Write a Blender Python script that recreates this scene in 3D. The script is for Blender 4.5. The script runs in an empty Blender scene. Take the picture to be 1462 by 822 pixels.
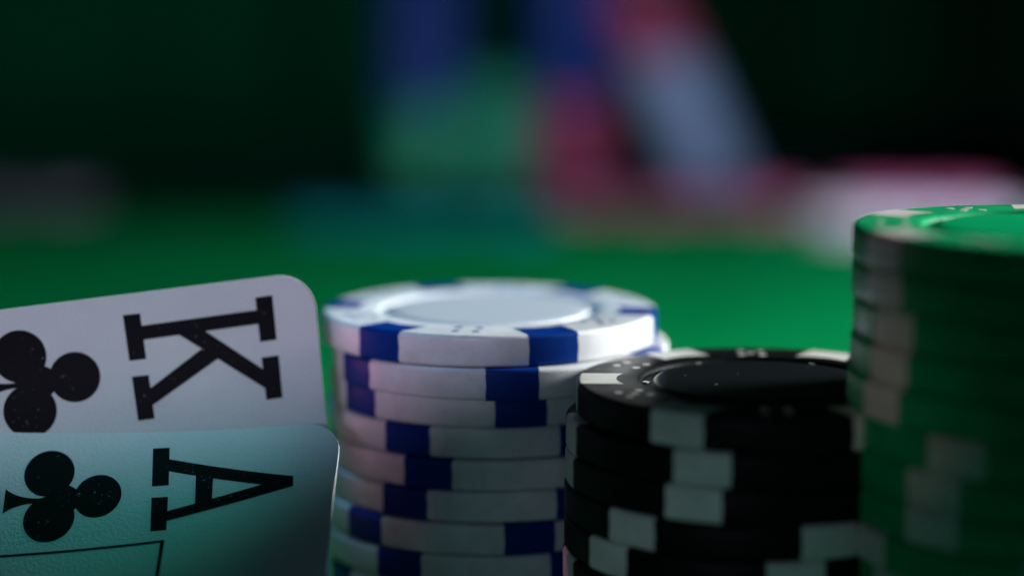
import bpy, bmesh, math, random
from mathutils import Vector, Matrix

random.seed(11)
SC = bpy.context.scene
COL = SC.collection
MM = 0.001

# ------------------------------------------------------------------ camera
CAM_H = 97.0                      # mm above the felt
F_PX, W_PX = 2900.0, 1462.0
PITCH = math.atan((411 + 15) / F_PX)
cam = bpy.data.cameras.new('camera')
cam.sensor_width = 36.0
cam.lens = F_PX / W_PX * 36.0
cam.clip_start, cam.clip_end = 0.005, 20.0
cam.dof.use_dof = True
cam.dof.focus_distance = 0.2135
cam.dof.aperture_fstop = 6.2
cam.dof.aperture_blades = 0
camo = bpy.data.objects.new('camera', cam)
camo.location = (0, 0, CAM_H * MM)
camo.rotation_euler = (math.pi / 2 - PITCH, 0, 0)
COL.objects.link(camo)
SC.camera = camo

# ------------------------------------------------------------------ world: an almost dark room
wd = bpy.data.worlds.new('World')
SC.world = wd
wd.use_nodes = True
bg = wd.node_tree.nodes['Background']
bg.inputs[0].default_value = (0.1, 1.0, 0.6, 1)
bg.inputs[1].default_value = 0.006

# ------------------------------------------------------------------ lamps and added fill lights (positions in mm, power in W)
def lamp(name, kind, loc, aim, power, color, size=60, cone=None, blend=0.5):
    d = bpy.data.lights.new(name, kind)
    d.energy = power
    d.color = color
    if kind == 'AREA':
        d.shape = 'DISK'
        d.size = size * MM
    else:
        d.shadow_soft_size = size * MM / 2
        d.spot_size = math.radians(cone)
        d.spot_blend = blend
    o = bpy.data.objects.new(name, d)
    o.location = [c * MM for c in loc]
    o.rotation_euler = (Vector(aim) - Vector(loc)).to_track_quat('-Z', 'Y').to_euler()
    COL.objects.link(o)
    return o

lamp('key_lamp', 'SPOT', (380, 325, 188), (30, 430, 30), 18.5, (0.94, 1.0, 1.0), 120, 85, 0.12)
lamp('glow_fill', 'SPOT', (-190, 264, 44), (-45, 210, 51), 0.22, (1.0, 0.28, 0.60), 10, 17, 0.35)  # added spot behind the king, so its paper glows through
lamp('grey_lamp', 'SPOT', (-50, -60, 112), (-52, 210, 155), 1.50, (0.73, 0.69, 1.0), 6, 48, 0.28)
lamp('teal_fill', 'SPOT', (-60, 240, 330), (-48, 326, 45), 1.0, (0.12, 0.60, 1.0), 8, 50, 0.24)  # added overhead spot, tints the ace down to a soft cut
lamp('green_fill', 'SPOT', (-80, 120, 300), (-42, 217, 48), 0.34, (0.0, 1.0, 0.55), 8, 11.5, 0.9)  # added weak spot, greens the lower part of the ace
lamp('side_fill', 'SPOT', (-70, -50, 72), (13, 195, 42), 0.40, (0.50, 0.70, 0.82), 40, 11, 1.0)  # added narrow spot, lifts the pale spots of the black stack
lamp('beige_fill', 'SPOT', (-75, -20, 125), (33, 188, 60), 0.17, (1.0, 0.72, 0.66), 12, 6, 1.0)  # added narrow spot, lifts the pale spots of the green stack
lamp('fill_lamp', 'AREA', (10, -30, 130), (0, 220, 40), 0.007, (0.1, 0.45, 1.0), 60)  # added unseen soft light, lifts the dark chip fronts
lamp('back_fill', 'SPOT', (120, 480, 420), (40, 1060, 50), 9.3, (0.33, 0.53, 1.0), 60, 30, 1.0)  # added spot, brings the far chip columns out of the dark
lamp('pile_fill', 'SPOT', (260, 560, 300), (180, 850, 0), 15.0, (0.78, 0.68, 1.0), 60, 26, 1.0)  # added spot, brightens only the low pile at right
lamp('curtain_fill', 'SPOT', (-350, 900, 800), (-420, 1600, 250), 9.0, (0.05, 1.0, 0.82), 80, 110, 1.0)  # added wide spot, brings up the green of the backdrop

SC.view_settings.view_transform = 'Standard'
SC.view_settings.look = 'None'
SC.view_settings.gamma = 1
SC.view_settings.exposure = 0
SC.view_settings.use_curve_mapping = False
SC.cycles.use_denoising = True
SC.cycles.sample_clamp_indirect = 4

# ------------------------------------------------------------------ materials
def nodes_of(name):
    m = bpy.data.materials.new(name)
    m.use_nodes = True
    nt = m.node_tree
    return m, nt, nt.nodes['Principled BSDF']

def N(nt, kind, **kw):
    n = nt.nodes.new(kind)
    for k, v in kw.items():
        if k in n.inputs:
            n.inputs[k].default_value = v
        else:
            setattr(n, k, v)
    return n

def ramp(nt, fac, stops):
    r = nt.nodes.new('ShaderNodeValToRGB')
    e = r.color_ramp.elements
    while len(e) < len(stops):
        e.new(0.5)
    for el, (p, c) in zip(e, stops):
        el.position = p
        el.color = (*c, 1) if len(c) == 3 else c
    nt.links.new(fac, r.inputs[0])
    return r.outputs[0]

def coords(nt):
    return nt.nodes.new('ShaderNodeTexCoord').outputs['Object']

def bump(nt, height, bsdf, strength, dist):
    b = N(nt, 'ShaderNodeBump', Strength=strength, Distance=dist)
    nt.links.new(height, b.inputs['Height'])
    nt.links.new(b.outputs[0], bsdf.inputs['Normal'])

def clay(name, base, rough=0.42, grain=2600, gs=0.35, speck=None, spread=0.12, coat=0.0, spec=0.5):
    """moulded clay-composite plastic: fine pebbled grain, faint mottling, wear dust"""
    m, nt, b = nodes_of(name)
    oi = nt.nodes.new('ShaderNodeObjectInfo')
    ad = N(nt, 'ShaderNodeVectorMath', operation='ADD')
    nt.links.new(coords(nt), ad.inputs[0])
    nt.links.new(oi.outputs['Random'], ad.inputs[1])
    co = ad.outputs[0]
    n1 = N(nt, 'ShaderNodeTexNoise', Scale=220.0, Detail=4.0, Roughness=0.6)
    n2 = N(nt, 'ShaderNodeTexNoise', Scale=float(grain), Detail=2.0, Roughness=0.6)
    for n in (n1, n2):
        nt.links.new(co, n.inputs['Vector'])
    lo = tuple(max(0.0, c * (1 - spread)) for c in base)
    hi = tuple(min(1.0, c * (1 + spread)) for c in base)
    c = ramp(nt, n1.outputs['Fac'], [(0.3, lo), (0.7, hi)])
    if speck:
        n3 = N(nt, 'ShaderNodeTexNoise', Scale=3300.0, Detail=1.0)
        nt.links.new(co, n3.inputs['Vector'])
        k = ramp(nt, n3.outputs['Fac'], [(0.70, (0, 0, 0)), (0.76, (1, 1, 1))])
        mx = N(nt, 'ShaderNodeMix', data_type='RGBA')
        nt.links.new(k, mx.inputs[0])
        nt.links.new(c, mx.inputs[6])
        mx.inputs[7].default_value = (*speck, 1)
        c = mx.outputs[2]
    n4 = N(nt, 'ShaderNodeTexNoise', Scale=480.0, Detail=5.0, Roughness=0.75, Distortion=1.2)
    nt.links.new(co, n4.inputs['Vector'])
    sm = ramp(nt, n4.outputs['Fac'], [(0.57, (1, 1, 1)), (0.80, (0.68, 0.64, 0.60))])
    mg = N(nt, 'ShaderNodeMix', data_type='RGBA', blend_type='MULTIPLY')
    mg.inputs[0].default_value = 1.0
    nt.links.new(c, mg.inputs[6])
    nt.links.new(sm, mg.inputs[7])
    nt.links.new(mg.outputs[2], b.inputs['Base Color'])
    r = ramp(nt, n1.outputs['Fac'], [(0.2, (rough - 0.08,) * 3), (0.8, (rough + 0.1,) * 3)])
    nt.links.new(r, b.inputs['Roughness'])
    b.inputs['Coat Weight'].default_value = coat
    b.inputs['Specular IOR Level'].default_value = spec
    bump(nt, n2.outputs['Fac'], b, gs, 0.00006)
    return m

M = {}
M['white'] = clay('white_clay', (0.74, 0.73, 0.74), 0.38)
M['blue'] = clay('blue_clay', (0.001, 0.032, 0.22), 0.4, spec=0.10)
M['black'] = clay('black_clay', (0.005, 0.005, 0.006), 0.42, gs=0.8, speck=(0.035, 0.035, 0.04), spec=0.09)
M['cream'] = clay('cream_clay', (0.66, 0.63, 0.58), 0.42)
M['green'] = clay('green_clay', (0.001, 0.36, 0.13), 0.38, spec=0.3)
M['teal'] = clay('teal_clay', (0.004, 0.24, 0.36), 0.4, spec=0.1)
M['plum'] = clay('plum_clay', (0.46, 0.08, 0.18), 0.5, spec=0.2)
M['slate'] = clay('slate_clay', (0.10, 0.08, 0.13), 0.5, spec=0.1)
M['red'] = clay('red_clay', (0.85, 0.06, 0.11), 0.4)

def label_mat(name, base, rough, dust):
    m, nt, b = nodes_of(name)
    co = coords(nt)
    b.inputs['Roughness'].default_value = rough
    b.inputs['Specular IOR Level'].default_value = 0.15 if base[0] < 0.1 else 0.5
    n = N(nt, 'ShaderNodeTexNoise', Scale=900.0, Detail=3.0)
    v = N(nt, 'ShaderNodeTexVoronoi', Scale=420.0)
    nt.links.new(co, n.inputs['Vector'])
    nt.links.new(co, v.inputs['Vector'])
    k = ramp(nt, v.outputs['Distance'], [(0.07, (1, 1, 1)), (0.11, (0, 0, 0))])
    g = ramp(nt, n.outputs['Fac'], [(0.53, (0, 0, 0)), (0.57, (1, 1, 1))])
    mu = N(nt, 'ShaderNodeMath', operation='MULTIPLY')
    nt.links.new(k, mu.inputs[0])
    nt.links.new(g, mu.inputs[1])
    mx = N(nt, 'ShaderNodeMix', data_type='RGBA')
    nt.links.new(mu.outputs[0], mx.inputs[0])
    mx.inputs[6].default_value = (*base, 1)
    mx.inputs[7].default_value = (*dust, 1)
    nt.links.new(mx.outputs[2], b.inputs['Base Color'])
    bump(nt, n.outputs['Fac'], b, 0.06, 0.00004)
    return m

M['white_label'] = label_mat('white_label', (0.60, 0.61, 0.64), 0.33, (0.5, 0.5, 0.5))
M['black_label'] = label_mat('black_label', (0.008, 0.010, 0.012), 0.30, (0.32, 0.32, 0.26))
M['green_label'] = label_mat('green_label', (0.0015, 0.46, 0.165), 0.28, (0.1, 0.35, 0.2))

def paper():
    m, nt, b = nodes_of('card_paper')
    co = coords(nt)
    n1 = N(nt, 'ShaderNodeTexNoise', Scale=3000.0, Detail=3.0, Roughness=0.6)
    n2 = N(nt, 'ShaderNodeTexNoise', Scale=120.0, Detail=3.0)
    for n in (n1, n2):
        nt.links.new(co, n.inputs['Vector'])
    nt.links.new(ramp(nt, n2.outputs['Fac'], [(0.3, (0.72, 0.72, 0.73)), (0.7, (0.79, 0.78, 0.78))]), b.inputs['Base Color'])
    b.inputs['Roughness'].default_value = 0.55
    bump(nt, n1.outputs['Fac'], b, 0.9, 0.00016)
    tr = N(nt, 'ShaderNodeBsdfTranslucent', Color=(0.9, 0.88, 0.9, 1))
    mx = N(nt, 'ShaderNodeMixShader', Fac=0.32)
    nt.links.new(b.outputs[0], mx.inputs[1])
    nt.links.new(tr.outputs[0], mx.inputs[2])
    nt.links.new(mx.outputs[0], nt.nodes['Material Output'].inputs[0])
    return m

def ink():
    m, nt, b = nodes_of('card_ink')
    co = coords(nt)
    n1 = N(nt, 'ShaderNodeTexNoise', Scale=2600.0, Detail=2.0)
    n2 = N(nt, 'ShaderNodeTexNoise', Scale=330.0, Detail=2.0)
    n3 = N(nt, 'ShaderNodeTexNoise', Scale=1500.0, Detail=3.0, Roughness=0.55)
    for n in (n1, n2, n3):
        nt.links.new(co, n.inputs['Vector'])
    a = N(nt, 'ShaderNodeMath', operation='MULTIPLY_ADD')
    nt.links.new(n2.outputs['Fac'], a.inputs[0])
    a.inputs[1].default_value = 0.30
    nt.links.new(n1.outputs['Fac'], a.inputs[2])
    c = ramp(nt, a.outputs[0], [(0.0, (0.003, 0.003, 0.004)), (0.845, (0.004, 0.004, 0.005)), (0.93, (0.12, 0.13, 0.14))])
    nt.links.new(c, b.inputs['Base Color'])
    b.inputs['Roughness'].default_value = 0.5
    b.inputs['Specular IOR Level'].default_value = 0.04
    bump(nt, n3.outputs['Fac'], b, 0.3, 0.00010)
    return m

M['paper'], M['ink'] = paper(), ink()
m, nt, b = nodes_of('card_edge')
b.inputs['Base Color'].default_value = (0.85, 0.84, 0.86, 1)
b.inputs['Roughness'].default_value = 0.6
M['edge'] = m

def cloth(name, lo, hi, scale):
    m, nt, b = nodes_of(name)
    co = coords(nt)
    n1 = N(nt, 'ShaderNodeTexNoise', Scale=float(scale), Detail=4.0, Roughness=0.7)
    n2 = N(nt, 'ShaderNodeTexNoise', Scale=22.0, Detail=5.0, Roughness=0.65)
    for n in (n1, n2):
        nt.links.new(co, n.inputs['Vector'])
    a = N(nt, 'ShaderNodeMath', operation='ADD')
    nt.links.new(n1.outputs['Fac'], a.inputs[0])
    nt.links.new(n2.outputs['Fac'], a.inputs[1])
    h = N(nt, 'ShaderNodeMath', operation='MULTIPLY')
    nt.links.new(a.outputs[0], h.inputs[0])
    h.inputs[1].default_value = 0.5
    nt.links.new(ramp(nt, h.outputs[0], [(0.35, lo), (0.65, hi)]), b.inputs['Base Color'])
    b.inputs['Roughness'].default_value = 0.9
    b.inputs['Specular IOR Level'].default_value = 0.0
    bump(nt, n1.outputs['Fac'], b, 0.6, 0.0004)
    return m

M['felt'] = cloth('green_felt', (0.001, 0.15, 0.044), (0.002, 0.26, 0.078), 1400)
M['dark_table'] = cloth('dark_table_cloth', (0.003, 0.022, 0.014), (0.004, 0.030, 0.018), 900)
M['curtain'] = cloth('dark_green_curtain', (0.003, 0.06, 0.034), (0.004, 0.08, 0.044), 300)

# ------------------------------------------------------------------ mesh helpers
def mesh(name, verts, faces, mats, idx=None, smooth=True, sharp=None):
    me = bpy.data.meshes.new(name)
    me.from_pydata([[c * MM for c in v] for v in verts], [], faces)
    for m_ in (mats if isinstance(mats, (list, tuple)) else [mats]):
        me.materials.append(m_)
    if idx:
        me.polygons.foreach_set('material_index', idx)
    bm = bmesh.new()
    bm.from_mesh(me)
    bmesh.ops.remove_doubles(bm, verts=bm.verts, dist=1e-7)
    bmesh.ops.recalc_face_normals(bm, faces=bm.faces)
    bm.to_mesh(me)
    bm.free()
    if smooth:
        me.polygons.foreach_set('use_smooth', [True] * len(me.polygons))
        me.set_sharp_from_angle(angle=math.radians(sharp or 38))
    return me

def link(name, data, parent=None, loc=(0, 0, 0), rot=(0, 0, 0)):
    o = bpy.data.objects.new(name, data)
    o.location = [c * MM for c in loc]
    o.rotation_euler = rot
    if parent:
        o.parent = parent
    COL.objects.link(o)
    return o

def tag(o, label=None, cat=None, group=None, kind=None):
    for k, v in (('label', label), ('category', cat), ('group', group), ('kind', kind)):
        if v:
            o[k] = v
    return o

def box_mesh(name, x0, x1, y0, y1, z0, z1, mat):
    v = [(x, y, z) for z in (z0, z1) for y in (y0, y1) for x in (x0, x1)]
    f = [(0, 1, 3, 2), (4, 5, 7, 6), (0, 1, 5, 4), (2, 3, 7, 6), (0, 2, 6, 4), (1, 3, 7, 5)]
    return mesh(name, v, f, mat, smooth=False)

# ------------------------------------------------------------------ setting
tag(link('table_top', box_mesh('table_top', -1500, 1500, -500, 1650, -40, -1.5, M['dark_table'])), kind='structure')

def felt_mesh():
    v, f = [], []
    nx, ny = 60, 50
    for j in range(ny + 1):
        for i in range(nx + 1):
            x = -900 + 1800 * i / nx
            ymax = 856 + 0.035 * x
            y = -420 + (ymax + 420) * j / ny
            v.append((x, y, -0.02 + 0.02 * math.sin(x * .05) * math.sin(y * .04)))
    for j in range(ny):
        for i in range(nx):
            a = j * (nx + 1) + i
            f.append((a, a + 1, a + nx + 2, a + nx + 1))
    # hem: thickness down to the table top
    n = nx + 1
    loop = list(range(nx + 1)) + [j * n + nx for j in range(1, ny + 1)] + [ny * n + i for i in range(nx - 1, -1, -1)] + [j * n for j in range(ny - 1, 0, -1)]
    k = len(v)
    for a in loop:
        v.append((v[a][0], v[a][1], -1.49))
    for s in range(len(loop)):
        t = (s + 1) % len(loop)
        f.append((loop[s], loop[t], k + t, k + s))
    return mesh('table_felt', v, f, M['felt'])
tag(link('table_felt', felt_mesh()), kind='structure')

def curtain_mesh():
    v, f = [], []
    n = 240
    for z in (-1.4, 700, 1400):
        for i in range(n + 1):
            x = -1500 + 3000 * i / n
            v.append((x, 1600 + 14 * math.sin(x * 0.035) + 7 * math.sin(x * 0.083 + 1), z))
    for r in range(2):
        for i in range(n):
            a = r * (n + 1) + i
            f.append((a, a + 1, a + n + 2, a + n + 1))
    return mesh('backdrop', v, f, M['curtain'], sharp=80)
tag(link('backdrop', curtain_mesh()), kind='structure')

# ------------------------------------------------------------------ poker chip (mm, base at z = 0)
R, HC, PITCH_C = 19.5, 3.47, 3.55
BEV = 0.5

def half_profile():
    h = HC / 2
    p = [(11.45, h - 0.16), (11.62, h - 0.42), (12.7, h - 0.42), (12.95, h - 0.05), (13.1, h)]
    p += [(16, h), (R - BEV - 0.25, h)]
    for k in range(7):
        a = math.pi / 2 * (1 - k / 6)
        p.append((R - BEV + BEV * math.cos(a), h - BEV + BEV * math.sin(a)))
    return p

def full_profile():
    t = half_profile()
    return t + [(R + 0.0, 0.0)] + [(r, -z) for r, z in reversed(t)]

def lathe(prof, seg, mat_of=None):
    v, f, idx = [], [], []
    n = len(prof)
    for i in range(seg):
        a = 2 * math.pi * i / seg
        for r, z in prof:
            v.append((r * math.sin(a), -r * math.cos(a), z + HC / 2))
    for i in range(seg):
        j = (i + 1) % seg
        for k in range(n - 1):
            f.append((i * n + k, j * n + k, j * n + k + 1, i * n + k + 1))
            if mat_of:
                idx.append(mat_of(i, k))
    top = len(v)
    v += [(0, 0, prof[0][1] + HC / 2), (0, 0, prof[-1][1] + HC / 2)]
    for i in range(seg):
        j = (i + 1) % seg
        f.append((top, j * n, i * n))
        f.append((top + 1, i * n + n - 1, j * n + n - 1))
        if mat_of:
            idx += [0, 0]
    return v, f, idx

def chip_body(mat):
    v, f, _ = lathe(full_profile(), 120)
    return mesh('chip_body', v, f, mat)

def chip_spot(mat, half=2.88):
    """inlaid strip: top face, over the rounded edge, down the side and under"""
    P = 0.022
    ns = 10
    t = [(r, z) for r, z in half_profile() if r > R - BEV - 0.3]
    path = [('f', q) for q in (0, .25, .5, .75)] + [('r', r, z) for r, z in t]
    path = path + [('r', R, 0.0)] + [(p[0], p[1], -p[2]) for p in reversed(path[4:])] + [('g', q) for q in (.75, .5, .25, 0)]
    v, f = [], []
    for p in path:
        for i in range(ns + 1):
            s = (-half + 2 * half * i / ns) * (1 + 0.012 * math.sin(2.3 * len(v) / ns) + 0.01 * math.sin(0.9 * len(v)))
            rin = 14.55 + 0.75 * max(0.0, 1 - (s / half) ** 2)
            rout = math.sqrt((R - BEV - 0.25) ** 2 - s * s)
            if p[0] in 'fg':
                y = rin + (rout - rin) * p[1]
                z = (HC / 2 + P) * (1 if p[0] == 'f' else -1)
            else:
                rr, z = p[1], p[2]
                sc = (rr + P) if rr > R - BEV - 0.1 else rr
                y = math.sqrt(sc * sc - s * s)
                z = z * (1 + P / (HC / 2))
            v.append((s, -y, z + HC / 2))
    n = ns + 1
    for k in range(len(path) - 1):
        for i in range(ns):
            a = k * n + i
            f.append((a, a + 1, a + n + 1, a + n))
    return mesh('chip_spot', v, f, mat)

def chip_label(mat):
    prof = [(0, HC - 0.02), (4, HC - 0.02), (9, HC - 0.03), (11.0, HC - 0.05), (11.3, HC - 0.09), (11.42, HC - 0.17), (11.42, HC - 0.3)]
    v, f = [], []
    seg, n = 96, len(prof)
    for i in range(seg):
        a = 2 * math.pi * i / seg
        for r, z in prof:
            v.append((r * math.sin(a), -r * math.cos(a), z))
    for i in range(seg):
        j = (i + 1) % seg
        for k in range(n - 1):
            f.append((i * n + k, j * n + k, j * n + k + 1, i * n + k + 1))
    return mesh('chip_label', v, f, mat)

def dots_mesh(pts, mat, rad=0.46, z=HC, hgt=0.03, seg=6):
    v, f = [], []
    for x, y in pts:
        k = len(v)
        for zz in (z - 0.1, z + hgt):
            for i in range(seg):
                a = 2 * math.pi * i / seg + 0.3
                v.append((x + rad * math.cos(a), y + rad * math.sin(a), zz))
        f.append(tuple(k + seg + i for i in range(seg)))
        for i in range(seg):
            j = (i + 1) % seg
            f.append((k + i, k + j, k + seg + j, k + seg + i))
    return mesh('dots', v, f, mat, smooth=False)

def die_mark(mat, five):
    p = [(-1.15, -14.45), (1.15, -14.45), (-1.12, -16.85), (1.12, -16.85)]
    if five:
        p.append((0.1, -15.65))
    return dots_mesh(p, mat)

KINDS = {}
for nm, body, spot, lab in (('white', 'white', 'blue', 'white_label'), ('black', 'black', 'cream', 'black_label'),
                            ('green', 'green', 'cream', 'green_label')):
    KINDS[nm] = dict(body=chip_body(M[body]), spot=chip_spot(M[spot]), label=chip_label(M[lab]),
                     die5=die_mark(M[spot], True), die4=die_mark(M[spot], False),
                     dot=dots_mesh([(0, -12.2)], M[spot], 0.42, HC - 0.4, 0.12, 4))

ORD = ['topmost', 'second', 'third', 'fourth', 'fifth', 'sixth', 'seventh', 'eighth', 'ninth', 'tenth', 'eleventh', 'twelfth',
       'thirteenth', 'fourteenth', 'fifteenth', 'sixteenth', 'seventeenth', 'eighteenth', 'nineteenth', 'twentieth', 'twenty-first']

def chip(kind, loc, psi, label, group, top=False, tilt=(0, 0)):
    k = KINDS[kind]
    root = link('poker_chip', None, None, loc, (tilt[0], tilt[1], math.radians(psi)))
    root.empty_display_size = 0.01
    tag(root, label, 'poker chip', group)
    link('body', k['body'], root)
    link('center_label', k['label'], root)
    for i in range(6):
        a = math.radians(60 * i)
        link('edge_spot', k['spot'], root, rot=(0, 0, a))
        if top:
            link('die_mark', k['die5' if i % 2 == 0 else 'die4'], root, rot=(0, 0, a + math.radians(30)))
            link('ring_dot', k['dot'], root, rot=(0, 0, a))
    return root

def stack(kind, center, n, psis, offs, phrase, group, tilts={}):
    rnd = random.Random(len(phrase))
    for i in range(n):
        psi = psis[i] if i < len(psis) else rnd.uniform(0, 60)
        ox, oy = offs[i] if i < len(offs) else (offs[-1][0] + rnd.uniform(-.4, .4), offs[-1][1] + rnd.uniform(-.4, .4))
        z = (n - 1 - i) * PITCH_C + 0.02
        lab = phrase[0] % ORD[i] if i == 0 else phrase[1] % ORD[i]
        chip(kind, (center[0] + ox, center[1] + oy, z), psi, lab, group, i == 0, tilts.get(i, (0, 0)))

stack('white', (-2.62, 234.2), 17,
      [21.7, 4.2, 8.8, 31.4, 38.0, 30.6, 13.9, 29.9],
      [(0, 0), (1.25, -.9), (.65, 1.9), (.3, 2.3), (.6, 1.9), (.2, 2.0), (-.05, 1.4), (-.25, 1.5)],
      ('white poker chip with blue edge spots, %s of its stack beside the cards',
       'white poker chip with blue edge spots, %s from the top of its stack'), 'chips of the white and blue stack')
stack('black', (26.2, 208.3), 16,
      [27.8, 39.1, 36.8, 16.8, 7.0, 39, 35],
      [(0, 0), (-1.05, .2), (-1.1, .1), (-1.2, .3), (-1.2, .3), (-1.3, .2), (-1.3, .3)],
      ('black poker chip with pale edge spots, %s of its stack before the white one',
       'black poker chip with pale edge spots, %s from the top of its stack'), 'chips of the black stack')
stack('green', (52.6, 194.6), 21,
      [51, 52, 56, 55, 53, 20, 13, 13, 48],
      [(0, 0), (.05, .1), (.25, .1), (.05, .1), (-.2, .1), (.05, 0), (.1, .1), (.05, .1), (0, 0)],
      ('green poker chip with pale edge spots, %s of the tall stack at right',
       'green poker chip with pale edge spots, %s from the top of the right stack'), 'chips of the green stack at right')

# ------------------------------------------------------------------ far chips, one mesh each (they are only blurs of colour)
def far_chip(body, spot):
    prof = [(11.4, 1.6), (12.2, 1.45), (13, 1.75), (19.1, 1.75), (19.5, 1.4), (19.5, -1.4), (19.1, -1.75), (13, -1.75)]
    def mo(i, k):
        return 1 if (i % 16 < 1 and 2 <= k <= 6) else 0
    v, f, idx = lathe(prof, 96, mo)
    me = bpy.data.meshes.new('far_chip')
    me.from_pydata([[c * MM for c in p] for p in v], [], f)
    me.materials.append(M[body]); me.materials.append(M[spot])
    me.polygons.foreach_set('material_index', idx)
    bm = bmesh.new(); bm.from_mesh(me); bmesh.ops.recalc_face_normals(bm, faces=bm.faces); bm.to_mesh(me); bm.free()
    return me

FAR = {'blue': far_chip('blue', 'white'), 'green': far_chip('green', 'white'), 'red': far_chip('red', 'white'), 'white': far_chip('white', 'blue'), 'black': far_chip('black', 'cream'), 'teal': far_chip('teal', 'teal'), 'slate': far_chip('slate', 'slate'), 'plum': far_chip('plum', 'white')}
Z1 = -1.48

def far(color, x, y, z, label, group, tilt=(0, 0)):
    o = link('poker_chip', FAR[color], None, (x, y, z), (tilt[0], tilt[1], random.uniform(0, 6.28)))
    return tag(o, label, 'poker chip', group)

def px_x(px, y):
    return (px - 731.0) / F_PX * (y * math.cos(PITCH) + CAM_H * math.sin(PITCH))

def column(px, y, runs, shear=0.0, shear_y=0.0):
    x, k = px_x(px, y), 0
    for color, n, label, group in runs:
        for i in range(n):
            far(color, x + shear * k + random.uniform(-.4, .4), y + shear_y * k + random.uniform(-.4, .4), Z1 + k * PITCH_C, label, group)
            k += 1

column(607, 1060, [('green', 11, 'blurred green poker chip under the blue chips of the far left column', 'green chips of the far left column'),
                   ('blue', 21, 'blurred blue poker chip on the green chips of the far left column', 'blue chips of the far left column')])
column(706, 1035, [('green', 15, 'blurred green poker chip in the shorter all-green far stack', 'chips of the short green far stack')])
column(816, 1060, [('red', 12, 'blurred red poker chip under the blue chips of the far middle column', 'red chips of the far middle column'),
                   ('blue', 21, 'blurred blue poker chip on the red chips of the far middle column', 'blue chips of the far middle column')])
column(1018, 1050, [('white', 18, 'blurred white poker chip in the leaning far column', 'white chips of the leaning far column'),
                    ('red', 10, 'blurred red poker chip topping the leaning far column', 'red chips of the leaning far column')], shear=-1.62)

def spread(points, label, group):
    for color, px, y, lev in points:
        base = 0.02 if y < 830 else Z1
        far(color, px_x(px, y), y, base + lev * PITCH_C, label, group)

spread([('white', px, y, l) for l in (0, 1) for px, y in ((1208, 828), (1300, 836), (1390, 830))],
       'blurred white poker chip in the low stacks behind the green stack', 'low white chips behind the green stack')
spread([('plum', px, 905, l) for px in (1255, 1365) for l in (0, 1)],
       'blurred plum-red poker chip behind the low white chips at right', 'low plum-red chips at far right')
spread([('plum', px, y, l) for px, y in ((838, 915), (925, 905), (1005, 917), (1082, 908)) for l in (0, 1)],
       'blurred plum-red poker chip lying at the foot of the middle far columns', 'low plum-red chips at the foot of the columns')
spread([('teal', px, y, 0) for px, y in ((470, 852), (560, 845), (648, 850), (730, 843))],
       'blurred teal-blue poker chip flat on the felt behind the white stack', 'flat teal chips behind the white stack')
spread([('slate', px, 925, l) for px in (-20, 78) for l in (0, 1)],
       'blurred dark poker chip lying low at the far left', 'low dark chips at the far left')

# ------------------------------------------------------------------ playing cards
def surf(p):
    R3 = Matrix.Rotation(p[5], 3, 'Z') @ Matrix.Rotation(p[3], 3, 'X') @ Matrix.Rotation(p[4], 3, 'Y')
    T = Vector((p[0], p[1], p[2] + 7.0))
    ca, sa, k = math.cos(p[7]), math.sin(p[7]), p[6]
    def at(u, v, n=0.0):
        """card coordinates (mm from the corner) and lift above the face -> place"""
        x, y = -(u - 20), -(v - 15)
        s, t = ca * x + sa * y, -sa * x + ca * y
        r = 1 / k - n
        tt, nn = math.sin(k * t) * r, 1 / k - math.cos(k * t) * r
        return tuple(R3 @ Vector((ca * s - sa * tt, sa * s + ca * tt, nn)) + T)
    return at

ACE = surf((-37.8314647, 202.6053334, 32.6779242, 0.713549, -0.1639351, -0.0122524, 0.0155019, -5.5675507))
KING = surf((-40.0938765, 215.0263694, 42.3766149, 1.2816453, -0.443143, 0.535314, 0.0152268, 6.2729583))
CW, CL, CR, CT = 63.0, 88.0, 4.1, 0.30

def card_body(at, warp):
    vs = [CR * (1 - math.cos(math.pi / 2 * i / 8)) for i in range(9)]
    mid = [CR + (CW - 2 * CR) * i / 36 for i in range(1, 36)]
    vs = vs + mid + [CW - x for x in reversed(vs)]
    nu = 64
    rows = []
    for v_ in vs:
        d = min(v_, CW - v_)
        e = CR - math.sqrt(max(0.0, CR * CR - (CR - d) ** 2)) if d < CR else 0.0
        rows.append([(e + (CL - 2 * e) * i / nu, v_) for i in range(nu + 1)])
    V, Fc, idx = [], [], []
    nr, n = len(rows), nu + 1
    for lift in (0.0, -CT):
        for row in rows:
            for u, v_ in row:
                uu, vv = warp(u, v_)
                V.append(at(uu, vv, lift))
    for s in range(2):
        for r in range(nr - 1):
            for i in range(nu):
                a = s * nr * n + r * n + i
                Fc.append((a, a + 1, a + n + 1, a + n)); idx.append(0)
    loop = list(range(n)) + [r * n + nu for r in range(1, nr)] + [(nr - 1) * n + i for i in range(nu - 1, -1, -1)] + [r * n for r in range(nr - 2, 0, -1)]
    for s in range(len(loop)):
        t = (s + 1) % len(loop)
        Fc.append((loop[s], loop[t], nr * n + loop[t], nr * n + loop[s])); idx.append(1)
    return mesh('card_body', V, Fc, [M['paper'], M['edge']], idx, sharp=50)

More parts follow.
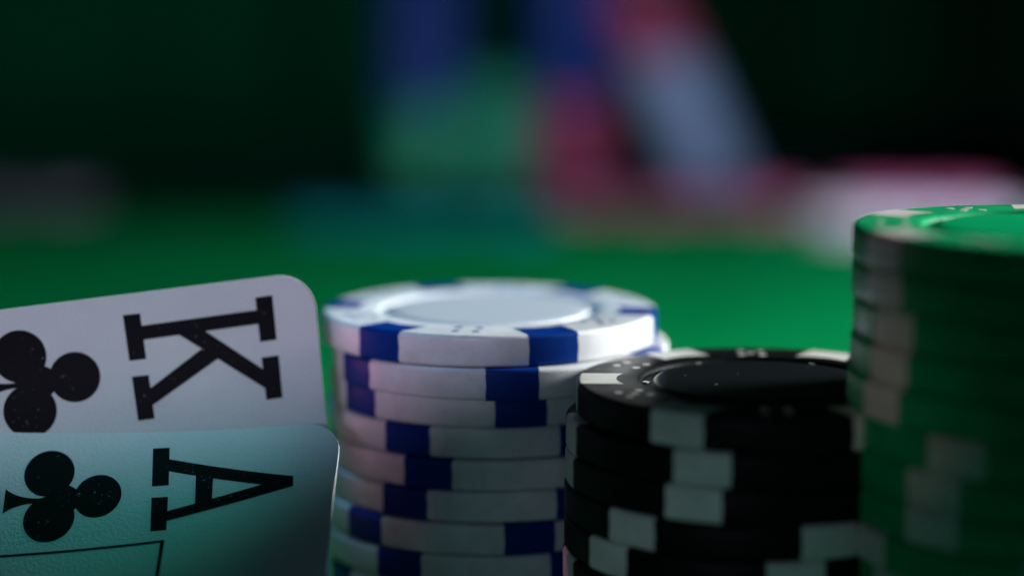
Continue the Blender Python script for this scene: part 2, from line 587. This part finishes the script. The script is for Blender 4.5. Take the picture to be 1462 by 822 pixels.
class Print:
    """flat black print laid on a card face, following its bend"""
    def __init__(self, at):
        self.at, self.v, self.f, self.n = at, [], [], 0
    def lift(self):
        self.n += 1
        return 0.020 + 0.002 * self.n
    def quad(self, a, b, c, d, nx=10, ny=4):
        h, k = self.lift(), len(self.v)
        for j in range(ny + 1):
            for i in range(nx + 1):
                s, t = i / nx, j / ny
                u = (a[0] * (1 - s) + b[0] * s) * (1 - t) + (d[0] * (1 - s) + c[0] * s) * t
                w = (a[1] * (1 - s) + b[1] * s) * (1 - t) + (d[1] * (1 - s) + c[1] * s) * t
                self.v.append(self.at(u, w, h))
        for j in range(ny):
            for i in range(nx):
                q = k + j * (nx + 1) + i
                self.f.append((q, q + 1, q + nx + 2, q + nx + 1))
    def disc(self, u, v_, r, seg=40, rings=4):
        h, k = self.lift(), len(self.v)
        self.v.append(self.at(u, v_, h))
        for j in range(1, rings + 1):
            for i in range(seg):
                a = 2 * math.pi * i / seg
                self.v.append(self.at(u + r * j / rings * math.cos(a), v_ + r * j / rings * math.sin(a), h))
        for i in range(seg):
            t = (i + 1) % seg
            self.f.append((k, k + 1 + i, k + 1 + t))
            for j in range(rings - 1):
                p, q = k + 1 + j * seg, k + 1 + (j + 1) * seg
                self.f.append((p + i, q + i, q + t, p + t))
    def strip(self, left, right, sub=4):
        """band between two poly-lines of equal length"""
        for i in range(len(left) - 1):
            self.quad(left[i], left[i + 1], right[i + 1], right[i], 3, sub)
    def build(self, name, parent):
        me = bpy.data.meshes.new(name)
        me.from_pydata([[c * MM for c in p] for p in self.v], [], self.f)
        me.materials.append(M['ink'])
        bm = bmesh.new(); bm.from_mesh(me); bmesh.ops.recalc_face_normals(bm, faces=bm.faces); bm.to_mesh(me); bm.free()
        me.polygons.foreach_set('use_smooth', [True] * len(me.polygons))
        return link(name, me, parent)

def club(at, parent, right, top, bot, stem_u, tip_u, c):
    p = Print(at)
    for u, v_, r in (right, top, bot):
        p.disc(u, v_, r)
    p.disc((right[0] + top[0]) / 2 + 0.9, c, 1.75)
    L, Rr = [], []
    for i in range(9):
        t = i / 8
        u = stem_u + (tip_u - stem_u) * t
        w = 0.28 + 1.12 * t ** 2.6
        L.append((u, c - w)); Rr.append((u, c + w))
    p.strip(L, Rr)
    p.quad((stem_u - 3.0, c - .3), (stem_u + .1, c - .3), (stem_u + .1, c + .3), (stem_u - 3.0, c + .3))
    return p.build('club_pip', parent)

# ace of clubs, in front
ace = link('playing_card', None, None, ACE(44, 60, -1))
ace.empty_display_size = 0.01
tag(ace, 'ace of clubs playing card, the nearer of two cards propped up at left', 'playing card', 'two hole cards at left')
def part_under(root, fn):
    o = fn
    o.parent = root
    o.location = -root.location
    return o
part_under(ace, link('card', card_body(ACE, lambda u, v: (u + 0.06 + (0.010 * min(v, 10) - 0.035 * max(0, v - 10)) * max(0, 1 - u / 60), v + (0.32 - 0.008 * u) * max(0, 1 - v / 50)))))
p = Print(ACE)
p.quad((20.48, 2.15), (18.68, 2.13), (18.32, 6.78), (20.12, 6.8))
p.quad((20.02, 8.19), (18.23, 8.21), (17.93, 12.34), (19.66, 12.34))
p.quad((18.7, 3.52), (4.8, 7.06), (8.19, 7.71), (18.6, 5.02), 16)
p.quad((8.19, 7.71), (4.67, 8.41), (18.15, 11.22), (18.15, 9.98), 4, 16)
p.quad((4.8, 7.06), (8.19, 7.60), (8.19, 7.82), (4.67, 8.41))
p.quad((15.5, 5.5), (13.6, 5.9), (13.4, 9.1), (15.2, 9.6))
part_under(ace, p.build('index_letter', None))
c_ = club(ACE, None, (25.85, 7.66, 2.55), (31.3, 4.82, 2.68), (30.75, 10.15, 2.72), 31.9, 35.75, 7.98)
part_under(ace, c_)
p = Print(ACE)
p.quad((18.05, 13.52), (84, 15.9), (84, 16.12), (18.05, 13.84), 40, 1)
p.quad((17.98, 13.52), (18.42, 13.84), (18.52, 54), (18.05, 54), 1, 40)
p.quad((18.05, 54), (84, 54), (84, 54.25), (18.05, 54.25), 40, 1)
part_under(ace, p.build('frame_line', None))

# king of clubs, behind
king = link('playing_card', None, None, KING(44, 60, -1))
king.empty_display_size = 0.01
tag(king, 'king of clubs playing card standing behind the ace at left', 'playing card', 'two hole cards at left')
part_under(king, link('card', card_body(KING, lambda u, v: (u - max(0, 0.68 - 0.045 * v) + 0.115 * max(0, v - 16.5) * max(0, 1 - u / 70), v - (0.02 + 0.0125 * u) * max(0, 1 - v / 50)))))
p = Print(KING)
p.quad((20.2, 1.9), (18.37, 1.95), (18.38, 6.94), (20.22, 6.9))
p.quad((20.18, 8.64), (18.37, 8.68), (18.35, 13.44), (20.14, 13.44))
p.quad((5.86, 1.97), (4.0, 1.96), (4.2, 6.81), (6.0, 6.82))
p.quad((6.08, 8.53), (4.22, 8.53), (4.42, 13.13), (6.18, 13.15))
p.quad((18.6, 3.3), (5.7, 3.32), (5.75, 4.85), (18.6, 4.84), 16)
p.quad((11.82, 4.7), (5.9, 9.95), (5.95, 12.05), (14.7, 4.7), 14)
p.quad((12.4, 6.7), (18.5, 10.2), (18.4, 12.02), (10.6, 7.9), 14)
part_under(king, p.build('index_letter', None))
part_under(king, club(KING, None, (26.2, 7.81, 2.72), (31.7, 4.80, 2.85), (31.4, 10.75, 2.85), 32.45, 36.2, 7.83))
